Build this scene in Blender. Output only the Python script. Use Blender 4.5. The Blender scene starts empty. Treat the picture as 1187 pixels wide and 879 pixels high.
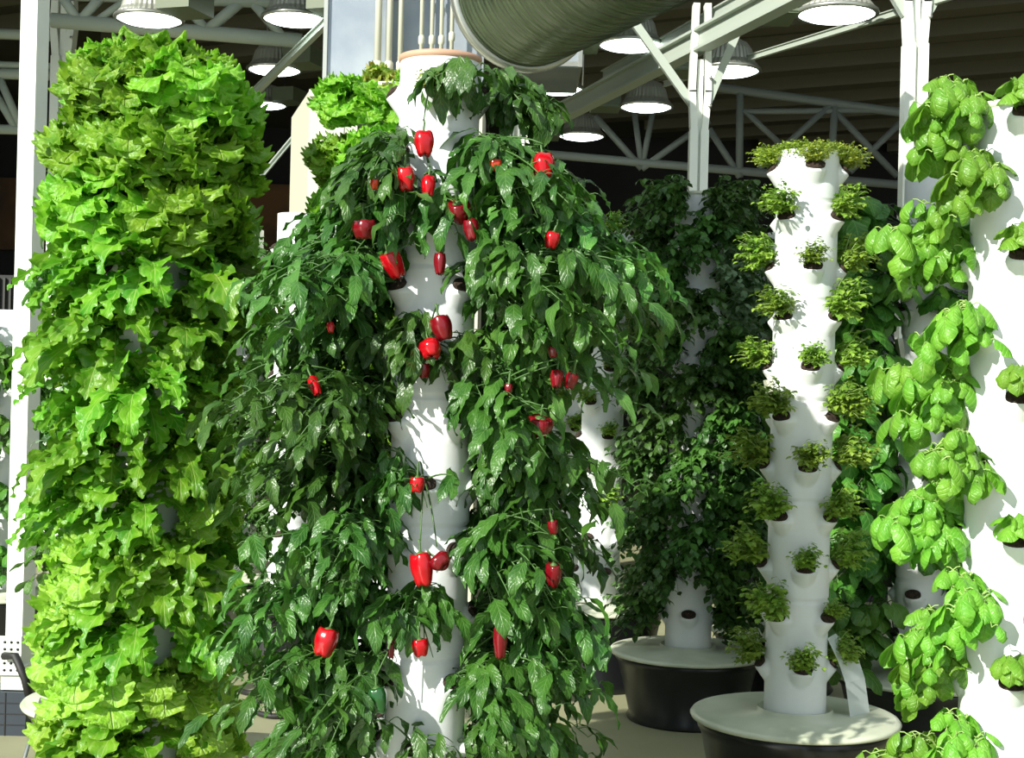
import bpy, math, random
from mathutils import Vector, Matrix
PI = math.pi
# ------------------------------------------------------------------ camera, light, exposure
S = bpy.context.scene
COL = S.collection
F = 1650.0; CXP, CYP = 593.5, 440.0; CAMZ = 1.53; ROLL = math.radians(1.4)
cr, sr = math.cos(ROLL), math.sin(ROLL)
cam = bpy.data.cameras.new('camera'); cam.sensor_width = 36; cam.lens = 36 * F / 1187; cam.clip_end = 200
cam.sensor_fit = 'HORIZONTAL'
co = bpy.data.objects.new('camera', cam); COL.objects.link(co)
co.matrix_world = Matrix(((cr, -sr, 0, 0), (0, 0, -1, 0), (sr, cr, 0, CAMZ), (0, 0, 0, 1)))
S.camera = co
S.view_settings.view_transform = 'Standard'; S.view_settings.look = 'None'
S.view_settings.gamma = 1; S.view_settings.use_curve_mapping = False
S.view_settings.exposure = 0.0
SUN_DIR = Vector((0.85, 1.0, -0.75)).normalized()
SUN_E = 7.6; WORLD_E = 1.15
w = bpy.data.worlds.new('world'); S.world = w; w.use_nodes = True
w.node_tree.nodes['Background'].inputs[0].default_value = (0.80, 0.91, 0.97, 1)
w.node_tree.nodes['Background'].inputs[1].default_value = WORLD_E
sl = bpy.data.lights.new('sun', 'SUN'); sl.energy = SUN_E; sl.angle = math.radians(0.6); sl.color = (1.0, 0.97, 0.88)
so = bpy.data.objects.new('sun', sl); COL.objects.link(so)
so.rotation_euler = SUN_DIR.to_track_quat('-Z', 'Y').to_euler()

def at(px, py, Y):
    u = px - CXP; v = -(py - CYP)
    return Vector(((u * cr - v * sr) / F * Y, Y, CAMZ + (u * sr + v * cr) / F * Y))

# ------------------------------------------------------------------ materials
def newmat(name):
    m = bpy.data.materials.new(name); m.use_nodes = True
    nt = m.node_tree; return m, nt, nt.nodes['Principled BSDF'], nt.nodes['Material Output']

def solid(name, c, rough=.5, metal=0, noise=None, nscale=8, bump=0, bscale=60, emit=0, spec=.5):
    m, nt, b, o = newmat(name)
    b.inputs['Base Color'].default_value = (*c, 1); b.inputs['Roughness'].default_value = rough
    b.inputs['Metallic'].default_value = metal; b.inputs['Specular IOR Level'].default_value = spec
    N = nt.nodes; Lk = nt.links
    tc = N.new('ShaderNodeTexCoord')
    if noise:
        t = N.new('ShaderNodeTexNoise'); t.inputs['Scale'].default_value = nscale; t.inputs['Detail'].default_value = 6
        Lk.new(tc.outputs['Object'], t.inputs['Vector'])
        r = N.new('ShaderNodeValToRGB'); r.color_ramp.elements[0].position = .35; r.color_ramp.elements[1].position = .65
        r.color_ramp.elements[0].color = (*noise, 1); r.color_ramp.elements[1].color = (*c, 1)
        Lk.new(t.outputs['Fac'], r.inputs['Fac']); Lk.new(r.outputs[0], b.inputs['Base Color'])
    if bump:
        t2 = N.new('ShaderNodeTexNoise'); t2.inputs['Scale'].default_value = bscale
        Lk.new(tc.outputs['Object'], t2.inputs['Vector'])
        bp = N.new('ShaderNodeBump'); bp.inputs['Strength'].default_value = bump; bp.inputs['Distance'].default_value = .01
        Lk.new(t2.outputs['Fac'], bp.inputs['Height']); Lk.new(bp.outputs[0], b.inputs['Normal'])
    if emit:
        b.inputs['Emission Color'].default_value = (*c, 1); b.inputs['Emission Strength'].default_value = emit
    return m

def ribbed(name, c, rough, metal, axis, scale, strength=.5):
    m, nt, b, o = newmat(name)
    b.inputs['Base Color'].default_value = (*c, 1); b.inputs['Roughness'].default_value = rough; b.inputs['Metallic'].default_value = metal
    N = nt.nodes; Lk = nt.links; tc = N.new('ShaderNodeTexCoord')
    wv = N.new('ShaderNodeTexWave'); wv.bands_direction = axis; wv.inputs['Scale'].default_value = scale
    Lk.new(tc.outputs['UV' if axis == 'X' and name.startswith('lamp') else 'Object'], wv.inputs['Vector'])
    bp = N.new('ShaderNodeBump'); bp.inputs['Strength'].default_value = strength; bp.inputs['Distance'].default_value = .01
    Lk.new(wv.outputs['Fac'], bp.inputs['Height']); Lk.new(bp.outputs[0], b.inputs['Normal'])
    return m

def leafmat(name, a, bcol, vein, rough=.4, tr=.35, nscale=14, veinw=.1, bump=.35, vfreq=8, spec=.5, trc=None):
    m, nt, b, o = newmat(name); N = nt.nodes; Lk = nt.links
    tc = N.new('ShaderNodeTexCoord'); uv = N.new('ShaderNodeUVMap'); uv.uv_map = 'UVMap'
    t = N.new('ShaderNodeTexNoise'); t.inputs['Scale'].default_value = nscale; t.inputs['Detail'].default_value = 3
    Lk.new(tc.outputs['Object'], t.inputs['Vector'])
    r = N.new('ShaderNodeValToRGB'); r.color_ramp.elements[0].position = .36; r.color_ramp.elements[1].position = .66
    r.color_ramp.elements[0].color = (*a, 1); r.color_ramp.elements[1].color = (*bcol, 1)
    Lk.new(t.outputs['Fac'], r.inputs['Fac'])
    sx = N.new('ShaderNodeSeparateXYZ'); Lk.new(uv.outputs[0], sx.inputs[0])
    def M(op, x, y=None, clamp=False):
        n = N.new('ShaderNodeMath'); n.operation = op; n.use_clamp = clamp
        for i, q in enumerate((x, y)):
            if q is None: continue
            if isinstance(q, (int, float)): n.inputs[i].default_value = q
            else: Lk.new(q, n.inputs[i])
        return n.outputs[0]
    ax = M('ABSOLUTE', sx.outputs[0])
    mid = M('SUBTRACT', 1.0, M('DIVIDE', ax, veinw), True)
    sv = M('SINE', M('MULTIPLY', M('SUBTRACT', sx.outputs[1], M('MULTIPLY', ax, .28)), vfreq * 2 * PI))
    side = M('MULTIPLY', M('POWER', M('ADD', M('MULTIPLY', sv, .5), .5), 6.0), .45)
    vm = M('MAXIMUM', M('MULTIPLY', mid, .8), M('MULTIPLY', side, .6), True)
    mx = N.new('ShaderNodeMix'); mx.data_type = 'RGBA'; mx.inputs[7].default_value = (*vein, 1)
    Lk.new(vm, mx.inputs[0]); Lk.new(r.outputs[0], mx.inputs[6])
    oi = N.new('ShaderNodeObjectInfo'); hs = N.new('ShaderNodeHueSaturation')
    mr = N.new('ShaderNodeMapRange'); mr.inputs[3].default_value = .8; mr.inputs[4].default_value = 1.18
    Lk.new(oi.outputs['Random'], mr.inputs[0]); Lk.new(mr.outputs[0], hs.inputs['Value'])
    mr2 = N.new('ShaderNodeMapRange'); mr2.inputs[3].default_value = .488; mr2.inputs[4].default_value = .508
    Lk.new(oi.outputs['Random'], mr2.inputs[0]); Lk.new(mr2.outputs[0], hs.inputs['Hue'])
    Lk.new(mx.outputs[2], hs.inputs['Color'])
    Lk.new(hs.outputs[0], b.inputs['Base Color'])
    b.inputs['Roughness'].default_value = rough; b.inputs['Specular IOR Level'].default_value = spec
    t2 = N.new('ShaderNodeTexNoise'); t2.inputs['Scale'].default_value = 90; Lk.new(tc.outputs['Object'], t2.inputs['Vector'])
    hgt = M('ADD', M('MULTIPLY', vm, -.6), M('MULTIPLY', t2.outputs['Fac'], .8))
    bp = N.new('ShaderNodeBump'); bp.inputs['Strength'].default_value = bump; bp.inputs['Distance'].default_value = .008
    Lk.new(hgt, bp.inputs['Height']); Lk.new(bp.outputs[0], b.inputs['Normal'])
    tl = N.new('ShaderNodeBsdfTranslucent')
    if trc:
        mt = N.new('ShaderNodeMix'); mt.data_type = 'RGBA'; mt.blend_type = 'MULTIPLY'; mt.inputs[0].default_value = 1
        Lk.new(hs.outputs[0], mt.inputs[6]); mt.inputs[7].default_value = (*trc, 1); Lk.new(mt.outputs[2], tl.inputs[0])
    else: Lk.new(hs.outputs[0], tl.inputs[0])
    ms = N.new('ShaderNodeMixShader'); ms.inputs[0].default_value = tr
    Lk.new(b.outputs[0], ms.inputs[1]); Lk.new(tl.outputs[0], ms.inputs[2]); Lk.new(ms.outputs[0], o.inputs[0])
    return m

M_WHITE = solid('white_plastic', (.80, .82, .82), .38, noise=(.70, .74, .75), nscale=5, bump=.06, bscale=20)
M_LID = solid('lid_plastic', (.66, .69, .54), .3, noise=(.46, .50, .37), nscale=4)
M_RIM = solid('rim_brown', (.5, .3, .2), .6)
M_BLACK = solid('black_tub', (.008, .009, .010), .3)
M_BLACKM = solid('black_matte', (.012, .012, .012), .6)
M_SOIL = solid('growing_medium', (.05, .03, .018), .95, noise=(.012, .008, .005), nscale=90, bump=.8)
M_PAINT = solid('white_steel', (.80, .83, .76), .4, noise=(.72, .76, .70), nscale=3)
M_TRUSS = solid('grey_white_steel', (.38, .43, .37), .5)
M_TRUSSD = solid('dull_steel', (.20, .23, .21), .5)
M_FLOOR = solid('floor_beige', (.34, .34, .20), .45, noise=(.28, .28, .165), nscale=1.5)
M_CEIL = solid('ceiling_deck', (.10, .095, .065), .8, noise=(.07, .068, .05), nscale=1)
M_CEILB = solid('ceiling_rib', (.17, .16, .11), .7)
M_WALLD = solid('dark_wall', (.022, .021, .018), .7, noise=(.012, .012, .011), nscale=.7)
M_BROWN = solid('brown_wall', (.26, .13, .05), .8, noise=(.10, .06, .035), nscale=1.2)
M_CREAM = solid('cream_metal', (.56, .56, .45), .5)
M_GALV = solid('galvanised', (.46, .51, .55), .3, metal=.5, noise=(.33, .38, .44), nscale=3, bump=.05)
M_SPIRAL = ribbed('spiral_duct', (.13, .17, .10), .30, .6, 'Z', 7, .8)
M_ALU = solid('aluminium', (.5, .52, .48), .35, metal=.8)
M_LAMPH = solid('lamp_housing', (.42, .44, .38), .4, metal=.5)
M_LENS = solid('lamp_lens', (.90, 1.0, .97), .3, emit=9)
M_GREENBOX = solid('gear_box', (.12, .15, .09), .5)
M_RED = solid('pepper_red', (.42, .003, .008), .16, spec=.5, noise=(.30, .002, .006), nscale=20)
M_DRED = solid('pepper_dark_red', (.16, .003, .008), .2, spec=.5)
M_ORED = solid('pepper_orange_red', (.60, .05, .008), .15, noise=(.45, .01, .008), nscale=25)
M_GPEP = solid('pepper_green', (.010, .07, .012), .12, spec=.7)
M_STEMG = solid('stem_green', (.06, .14, .03), .5)
M_STEMP = solid('stem_pale', (.34, .50, .14), .5)
M_STEMD = solid('stem_dark', (.045, .06, .03), .6)
M_FLOWER = solid('flower_white', (.85, .85, .75), .5)
m_, nt_, b_, o_ = newmat('clear_acrylic')
b_.inputs['Base Color'].default_value = (.85, .92, .90, 1); b_.inputs['Roughness'].default_value = .35
b_.inputs['Alpha'].default_value = .5; M_ACRYL = m_
m_, nt_, b_, o_ = newmat('dark_glass')
b_.inputs['Base Color'].default_value = (.015, .02, .02, 1); b_.inputs['Roughness'].default_value = .12; b_.inputs['Alpha'].default_value = .8; M_GLASS = m_

L_CURLY = leafmat('lettuce_curly', (.13, .38, .015), (.28, .54, .035), (.46, .68, .18), .42, .42, 26, .06, 1.0, 6)
L_PALE = leafmat('lettuce_pale', (.24, .48, .03), (.38, .60, .07), (.56, .74, .28), .42, .42, 26, .06, 1.0, 6)
L_MIZ = leafmat('lettuce_lobed', (.07, .29, .012), (.19, .44, .022), (.42, .62, .15), .38, .38, 16, .07, .4, 6)
L_REDL = leafmat('lettuce_red', (.20, .42, .03), (.30, .24, .05), (.5, .6, .2), .4, .35, 25, .07, .5, 6)
L_PEP = leafmat('pepper_leaf', (.020, .080, .011), (.060, .165, .020), (.15, .28, .07), .34, .20, 12, .06, .4, 7, spec=.5, trc=(1, 1.3, .6))
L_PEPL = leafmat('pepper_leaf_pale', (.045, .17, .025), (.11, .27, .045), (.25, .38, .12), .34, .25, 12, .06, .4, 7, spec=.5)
L_BAS = leafmat('basil_light', (.11, .34, .022), (.22, .49, .045), (.36, .62, .13), .36, .36, 14, .06, .6, 6)
L_BASD = leafmat('basil_dark', (.04, .16, .02), (.11, .30, .035), (.20, .42, .08), .38, .32, 10, .07, .5, 5)
L_HERB = leafmat('herb_green', (.12, .27, .02), (.30, .46, .05), (.35, .5, .12), .5, .3, 30, .1, .2, 3)
L_HERBY = leafmat('herb_yellow', (.22, .34, .025), (.44, .54, .06), (.5, .6, .15), .5, .35, 30, .1, .2, 3)
L_DHERB = leafmat('herb_dark', (.022, .078, .010), (.065, .165, .022), (.12, .27, .07), .42, .22, 9, .1, .2, 3)
L_GREY = leafmat('herb_silver', (.12, .24, .11), (.26, .40, .22), (.4, .52, .34), .45, .2, 14, .1, .2, 3)

# ------------------------------------------------------------------ mesh building
class MB:
    def __init__(s): s.v = []; s.f = []; s.uv = []
    def add(s, vs, fs, uvs=None):
        o = len(s.v); s.v += [tuple(q) for q in vs]; s.f += [tuple(i + o for i in f) for f in fs]
        s.uv += uvs if uvs else [(0, 0)] * len(vs)
    def box(s, c, d, rz=0, R=None):
        c = Vector(c); m = R or Matrix.Rotation(rz, 3, 'Z'); x, y, z = d[0] / 2, d[1] / 2, d[2] / 2
        s.add([c + m @ Vector((i * x, j * y, k * z)) for i in (-1, 1) for j in (-1, 1) for k in (-1, 1)],
              [(0, 1, 3, 2), (4, 6, 7, 5), (0, 4, 5, 1), (2, 3, 7, 6), (0, 2, 6, 4), (1, 5, 7, 3)])
    def tube(s, pts, r, n=8, cap=True, r1=None):
        pts = [Vector(p) for p in pts]; N = len(pts); rings = []; prev = None
        for i, p in enumerate(pts):
            d = (pts[min(i + 1, N - 1)] - pts[max(i - 1, 0)])
            d = d.normalized() if d.length > 1e-9 else Vector((0, 0, 1))
            if prev is None:
                a = Vector((0, 0, 1)) if abs(d.z) < .9 else Vector((1, 0, 0))
                x = d.cross(a).normalized()
            else: x = (prev - d * prev.dot(d)).normalized()
            prev = x; y = d.cross(x)
            rr = r if r1 is None else r + (r1 - r) * i / (N - 1)
            rings.append([p + (x * math.cos(2 * PI * k / n) + y * math.sin(2 * PI * k / n)) * rr for k in range(n)])
        vs = [q for R_ in rings for q in R_]; fs = []
        for i in range(N - 1):
            for k in range(n):
                fs.append((i * n + k, i * n + (k + 1) % n, (i + 1) * n + (k + 1) % n, (i + 1) * n + k))
        if cap: fs.append(tuple(range(n - 1, -1, -1))); fs.append(tuple((N - 1) * n + k for k in range(n)))
        s.add(vs, fs)
    def bar(s, a, b, w, h):
        a, b = Vector(a), Vector(b); d = b - a; L = d.length; y = d.normalized()
        z = Vector((0, 0, 1)) if abs(y.z) < .95 else Vector((0, 1, 0))
        x = y.cross(z).normalized(); z = x.cross(y)
        R = Matrix((x, y, z)).transposed(); s.box((a + b) / 2, (w, L, h), R=R)
    def lathe(s, prof, n=48, c=(0, 0, 0), capb=False, capt=False):
        vs = []; fs = []; uv = []
        for i, (r, z) in enumerate(prof):
            for k in range(n):
                a = 2 * PI * k / n; vs.append((c[0] + r * math.cos(a), c[1] + r * math.sin(a), c[2] + z)); uv.append((k / n, i))
        m = len(prof)
        for i in range(m - 1):
            for k in range(n):
                fs.append((i * n + k, i * n + (k + 1) % n, (i + 1) * n + (k + 1) % n, (i + 1) * n + k))
        if capb: fs.append(tuple(range(n - 1, -1, -1)))
        if capt: fs.append(tuple((m - 1) * n + k for k in range(n)))
        s.add(vs, fs, uv)
    def build(s, name, mat, parent=None, smooth=True, loc=None, autosmooth=None):
        me = bpy.data.meshes.new(name); me.from_pydata(s.v, [], s.f)
        ul = me.uv_layers.new(name='UVMap')
        flat = []
        for l in me.loops: flat += s.uv[l.vertex_index]
        ul.data.foreach_set('uv', flat)
        me.materials.append(mat)
        if smooth: me.polygons.foreach_set('use_smooth', [True] * len(me.polygons))
        if autosmooth: me.set_sharp_from_angle(angle=math.radians(autosmooth))
        me.update()
        o = bpy.data.objects.new(name, me); COL.objects.link(o)
        if parent: o.parent = parent
        if loc is not None: o.location = loc
        return o

def tag(o, label, cat, group=None):
    o['label'] = label; o['category'] = cat
    if group: o['group'] = group
    return o
def empty(name, loc, label, cat, group=None, rz=0):
    o = bpy.data.objects.new(name, None); COL.objects.link(o); o.empty_display_size = .05
    o.location = loc; o.rotation_euler = (0, 0, rz); return tag(o, label, cat, group)
def struct(name, mb, mat, smooth=False):
    o = mb.build(name, mat, None, smooth); o['kind'] = 'structure'; return o
def copy_part(o, parent, loc=None):
    c = o.copy(); COL.objects.link(c); c.parent = parent
    for ch in list(o.children): copy_part(ch, c)
    if loc is not None: c.location = loc
    return c

# ------------------------------------------------------------------ setting
XW0, XW1, YB, ZC = -16, 18, 26, 6.0
b = MB(); b.box((1, 9, -.05), (34, 36, .1)); struct('floor', b, M_FLOOR)
b = MB(); b.box((1, YB + .1, 3), (34, .2, 6.3)); struct('wall_back', b, M_WALLD)
b = MB(); b.box((XW0 - .1, 9, 3), (.2, 36, 6.3)); struct('wall_left', b, M_WALLD)
b = MB(); b.box((XW1 + .1, 9, 3), (.2, 36, 6.3)); struct('wall_right', b, M_WALLD)
# rear roof deck, plus an unseen front strip and gap added to steer sunlight
b = MB(); b.box((6.5, 1.25, ZC + .1), (23, 2.3, .2)); b.box((1, 16.9, ZC + .1), (34, 18.6, .2)); struct('ceiling', b, M_CEIL)
b = MB()
a0 = math.radians(-28)
for i in range(22):
    c = Vector((2 + i * 1.1 - 9, 18.5, ZC - .08)); L = 14
    d = Vector((math.cos(a0), math.sin(a0), 0))
    p, q = c - d * L / 2 + Vector((0, i * .75 - 8, 0)), c + d * L / 2 + Vector((0, i * .75 - 8, 0))
    pts = []
    for pt in (p, q): pts.append(pt)
    # clip to the hall
    t0, t1 = 0.0, 1.0
    for k in range(41):
        pt = p.lerp(q, k / 40)
    ok = [k for k in range(41) if 7.7 < p.lerp(q, k / 40).y < YB - .1 and XW0 < p.lerp(q, k / 40).x < XW1]
    if len(ok) > 2: b.bar(p.lerp(q, ok[0] / 40), p.lerp(q, ok[-1] / 40), .35, .22)
struct('trim_1', b, M_CEILB)
b = MB(); b.box((-9, YB - .15, 4.3), (14, .2, 1.3)); struct('trim_2', b, M_BROWN)

# ------------------------------------------------------------------ steel frame and trusses
def steel_truss(label, Y, segs, mat, r, loc_px):
    root = empty('roof_truss', (at(*loc_px, Y)), label, 'truss', 'roof trusses')
    o0 = root.location
    for i, (x0, y0, x1, y1, k) in enumerate(segs):
        m = MB(); m.tube([at(x0, y0, Y) - o0, at(x1, y1, Y) - o0], r * k, 10)
        m.build('chord' if k >= 1 else 'brace', mat, root)
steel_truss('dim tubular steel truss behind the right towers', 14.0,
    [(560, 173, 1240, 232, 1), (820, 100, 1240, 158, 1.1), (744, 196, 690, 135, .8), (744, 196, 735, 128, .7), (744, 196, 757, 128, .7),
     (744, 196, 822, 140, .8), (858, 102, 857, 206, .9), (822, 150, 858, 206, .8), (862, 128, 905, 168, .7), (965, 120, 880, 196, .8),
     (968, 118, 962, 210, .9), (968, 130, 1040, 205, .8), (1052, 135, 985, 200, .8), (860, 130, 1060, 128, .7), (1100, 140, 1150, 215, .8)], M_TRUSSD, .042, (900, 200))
steel_truss('white steel truss above the leafy lettuce tower', 11.0,
    [(60, 24, 350, 48, 1.2), (-40, -12, 380, 4, 1.2), (92, 26, 118, -4, .8), (92, 26, 70, -6, .8), (175, 32, 140, -4, .8), (240, 36, 282, 0, .9),
     (240, 36, 205, -4, .8), (110, 26, 150, -2, .6), (330, 46, 290, 0, .8)], M_TRUSS, .048, (200, 30))
steel_truss('grey steel truss left of the white post, upper left corner', 13.0,
    [(-40, 38, 80, 43, 1.1), (-40, 74, 75, 78, .7), (-40, 85, 75, 88, 1.1), (0, 92, 24, 148, .8), (-6, 108, 20, 152, .8), (-40, 149, 110, 154, 1), (-30, 148, 0, 92, .8)], M_TRUSS, .045, (10, 100))

def braced_post(px, Y, ytop, wpx, label, braces):
    base = at(px, 600, Y); base.z = 0
    # follow the vertical through the pixel at ytop
    top = at(px, ytop, Y); base.x = top.x
    root = empty('steel_post', base, label, 'post', 'braced steel posts')
    w = wpx / F * Y
    m = MB()
    for sx in (-1, 1):
        m.box((sx * w * .28, 0, (top.z - .45) / 2), (w * .42, w * .8, top.z - .45))
        m.bar((sx * w * .28, 0, top.z - .46), (sx * w * .42, 0, top.z - .2), w * .34, w * .7)
        m.bar((sx * w * .42, 0, top.z - .21), (sx * w * .30, 0, top.z + .35), w * .34, w * .7)
    m.box((0, 0, top.z / 2), (w * .3, w * .3, top.z))
    m.build('column', M_PAINT, root, False)
    for (dx, dz, bw) in braces:
        m = MB(); m.bar((math.copysign(w * .4, dx), 0, top.z - .28), (dx, 0, top.z - .28 + dz), w * .42, w * .42); m.build('brace', M_TRUSS, root, False)
    m = MB()
    for dz in (-.3, -.12): m.tube([(w * .5, -w * .42, top.z + dz), (w * .5, -w * .5, top.z + dz)], .012, 8)
    m.build('bolt', M_ALU, root)
braced_post(812, 9.0, 70, 22, 'white braced post standing behind the dark herb tower', [(-.42, .5, 1), (.28, .6, 1)])
braced_post(1063, 8.2, -38, 27, 'white braced post standing behind the rightmost towers', [(-.32, .42, 1), (.30, .45, 1)])
braced_post(75, 12.0, 5, 24, 'grey channel post rising behind the leafy lettuce tower', [])

def ibeam(a, b_, label, size=.16):
    a, b_ = Vector(a), Vector(b_); m = MB()
    for dz in (-size * .5, size * .5): m.bar(a + Vector((0, 0, dz)), b_ + Vector((0, 0, dz)), size * .8, size * .14)
    m.bar(a, b_, size * .25, size)
    o = m.build('steel_beam', M_TRUSS, None, False, None); tag(o, label, 'beam', 'overhead beams'); return o
ibeam(at(600, 158, 12.9), at(960, -30, 7.4), 'grey green beam slanting down behind the lamps to mid picture', .125)
ibeam(at(560, 110, 14.5), at(800, -40, 9.0), 'overhead beam partly behind the duct box, beyond slanting beam', .16)
ibeam(at(700, 88, 12), at(870, -5, 8.6), 'thin beam running just above the slanting beam', .07)
ibeam(at(770, 98, 12), at(1120, -10, 7.9), 'thin conduit beam beside the nearest right lamp', .04)
ibeam(at(225, 176, 13), at(405, 0, 9.8), 'short strut behind the lamps at upper left', .055)
ibeam(at(255, 262, 9.4), at(366, 129, 9.5), 'slim white strut right of the leafy tower', .035)

# ------------------------------------------------------------------ lamps
def lamp_proto():
    r = .24
    root = empty('high_bay_lamp', (0, 0, 0), '', 'lamp', 'high bay lamps')
    m = MB(); n = 72; prof = [(r * .98, 0), (r * .90, .03), (r * .80, .06), (r * .76, .10), (r * .70, .15), (r * .56, .20), (r * .36, .225), (.001, .23)]
    vs = []; fs = []
    for i, (rr, z) in enumerate(prof):
        for k in range(n):
            q = rr * (1 + (.035 if k % 2 else -.0) * (1 if 0 < i < 6 else 0)); a = 2 * PI * k / n
            vs.append((q * math.cos(a), q * math.sin(a), z))
    for i in range(len(prof) - 1):
        for k in range(n): fs.append((i * n + k, i * n + (k + 1) % n, (i + 1) * n + (k + 1) % n, (i + 1) * n + k))
    m.add(vs, fs); m.build('housing', M_LAMPH, root, False)
    m = MB(); m.lathe([(r * .93, -.012), (r * 1.02, -.012), (r * 1.04, 0), (r * 1.02, .012), (r * .93, .012)]); m.build('rim', M_ALU, root)
    m = MB(); m.lathe([(r * .95, -.004), (r * .8, -.022), (r * .5, -.038), (.001, -.045)]); m.build('lens', M_LENS, root)
    m = MB(); m.tube([(0, 0, 0), (0, 0, 1)], .012, 8); m.build('hanger', M_ALU, root)
    m = MB(); m.box((-.36, .12, .06), (.26, .34, .15))
    for i in range(6): m.box((-.36, -.052 - .0, .0 + i * .024), (.25, .012, .01))
    g = m.build('ballast_box', M_GREENBOX, root, False)
    m = MB(); m.tube([(-.3, .1, .13), (-.28, .1, .3), (-.1, .05, .34), (0, 0, .3)], .01, 6); m.build('cable', M_BLACKM, root)
    return root
LAMPS = [(970, 16, 95, 'nearest right lamp, largest, beside the far right braced post'),
         (844, 82, 76, 'lamp hanging just above the white post behind the dark herb tower'),
         (731, 52, 77, 'lamp right of the big round duct, near the duct box'),
         (749, 124, 63, 'lamp just below the slanting beam, left of braced post'),
         (674, 158, 55, 'lowest lamp, above the pepper leaves on the right'),
         (647, 104, 62, 'lamp tucked below the galvanised duct box'),
         (342, 22, 78, 'lamp touching the left edge of the vertical duct'),
         (318, 81, 64, 'lamp left of the duct, above the cream cabinet'),
         (308, 122, 50, 'farthest small lamp peeking beside the leafy lettuce'),
         (173, 22, 80, 'lamp directly above the leafy lettuce tower top')]
lp = lamp_proto()
for i, (px, py, wp, lb) in enumerate(LAMPS):
    Z = .49 * F / wp
    o = lp if i == 0 else None
    if o is None:
        o = lp.copy(); COL.objects.link(o)
        for ch in list(lp.children): copy_part(ch, o)
    o.location = at(px, py, Z); o['label'] = 'lit dome ' + lb
    for ch in o.children:
        if ch.name.startswith('hanger'): ch.location.z = .22; ch.scale.z = ZC - o.location.z - .22
    if i in (6, 7, 8, 9): o.rotation_euler.z = PI * .9

# ------------------------------------------------------------------ ducts, cabinet, pipes
def prism(m, plan, z0, z1):
    n = len(plan); vs = [(x, y, z0) for x, y in plan] + [(x, y, z1) for x, y in plan]
    fs = [tuple(range(n))[::-1], tuple(range(n, 2 * n))] + [(i, (i + 1) % n, n + (i + 1) % n, n + i) for i in range(n)]
    m.add(vs, fs)
CZ = at(358, 105, 8.3).z
xa = at(359, 105, 8.3).x; xb = at(560, 108, 8.3).x; xl = at(338, 137, 9.2).x
root = empty('cream_cabinet', ((xa + xb) / 2, 8.7, 0), 'tall cream metal cabinet behind the red pepper tower', 'cabinet')
m = MB(); prism(m, [(xa - root.location.x, -.4), (xb - root.location.x, -.4), (xb - root.location.x, .5), (xl - root.location.x, .5)], 0, CZ)
m.build('body', M_CREAM, root, False)
m = MB()
for i in range(1, 5): m.box(((xa + (xb - xa) * i / 5) - root.location.x, -.403, CZ / 2), (.006, .008, CZ - .1))
m.box((0, -.41, CZ - .02), (xb - xa, .03, .04))
m.build('seam', M_CREAM, root, False)
p = at(604, 150, 8.3)
root = empty('fluted_column', (p.x, 8.5, 0), 'narrow fluted cream column right of the pepper tower', 'column')
zt = at(604, 121, 8.3).z
m = MB(); m.box((0, 0, zt / 2), (.13, .3, zt)); m.build('body', M_CREAM, root, False)
m = MB()
for dx in (-.045, -.015, .015, .045): m.box((dx, -.155, zt / 2), (.012, .012, zt - .02))
m.build('flute', M_PAINT, root, False)
# vertical rectangular duct
def rectbox(name, x0, x1, yb, Y0, Y1, ztop, mat, label, cat, flange=True):
    A = at(x0, yb, Y0); B = at(x1, yb, Y0); z0 = (A.z + B.z) / 2
    cx = (A.x + B.x) / 2; cy = (Y0 + Y1) / 2
    root = empty(name, (cx, cy, z0), label, cat)
    m = MB(); m.box((0, 0, (ztop - z0) / 2), (B.x - A.x, Y1 - Y0, ztop - z0)); m.build('duct_body', mat, root, False)
    if flange:
        m = MB(); w_, d_ = B.x - A.x + .03, Y1 - Y0 + .03
        for z in (0.02, .62, 1.2):
            if z < ztop - z0: m.box((0, 0, z), (w_, d_, .03))
        for sx in (-1, 1): m.box((sx * (w_ / 2 - .012), -d_ / 2, (ztop - z0) / 2), (.024, .02, ztop - z0))
        m.build('flange', M_ALU, root, False)
    return root
rectbox('vertical_duct', 377, 448, 96, 8.7, 9.1, 4.6, M_GALV, 'bright galvanised vertical duct above the cream cabinet', 'duct')
rectbox('rear_duct', 452, 560, 95, 8.95, 9.1, 4.6, M_GALV, 'bluish sheet metal duct behind the thin white pipes', 'duct', False)
rectbox('duct_box', 584, 672, 78, 8.9, 9.7, 4.6, M_GALV, 'galvanised duct box right of and below the big round duct', 'duct')
PIPES = [(437, 8, 100, 'leftmost thick'), (450, 7, 100, 'second thick'), (463, 6, 100, 'third thick'),
         (488, 5, 70, 'first thin'), (500, 5, 70, 'second thin'), (511, 5, 70, 'third thin'), (523, 5, 70, 'fourth thin, collared')]
for px, wp, yb, lb in PIPES:
    A = at(px, yb, 8.62); r = wp / 2 / F * 8.62
    root = empty('conduit_pipe', (A.x, A.y, A.z), 'white vertical pipe, %s from the left, by the metal ducts' % lb, 'pipe', 'white conduit pipes')
    m = MB(); m.tube([(0, 0, -.2 if yb < 90 else .0), (0, 0, 1.4)], r, 12); m.build('pipe', M_CREAM, root)
    for z in ((.14, .5, .9) if 'collar' in lb else (.12, .8)):
        m = MB(); m.lathe([(r, z - .03), (r * 1.5, z - .02), (r * 1.5, z + .02), (r, z + .03)], 12); m.build('coupling', M_CREAM, root)
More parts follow.
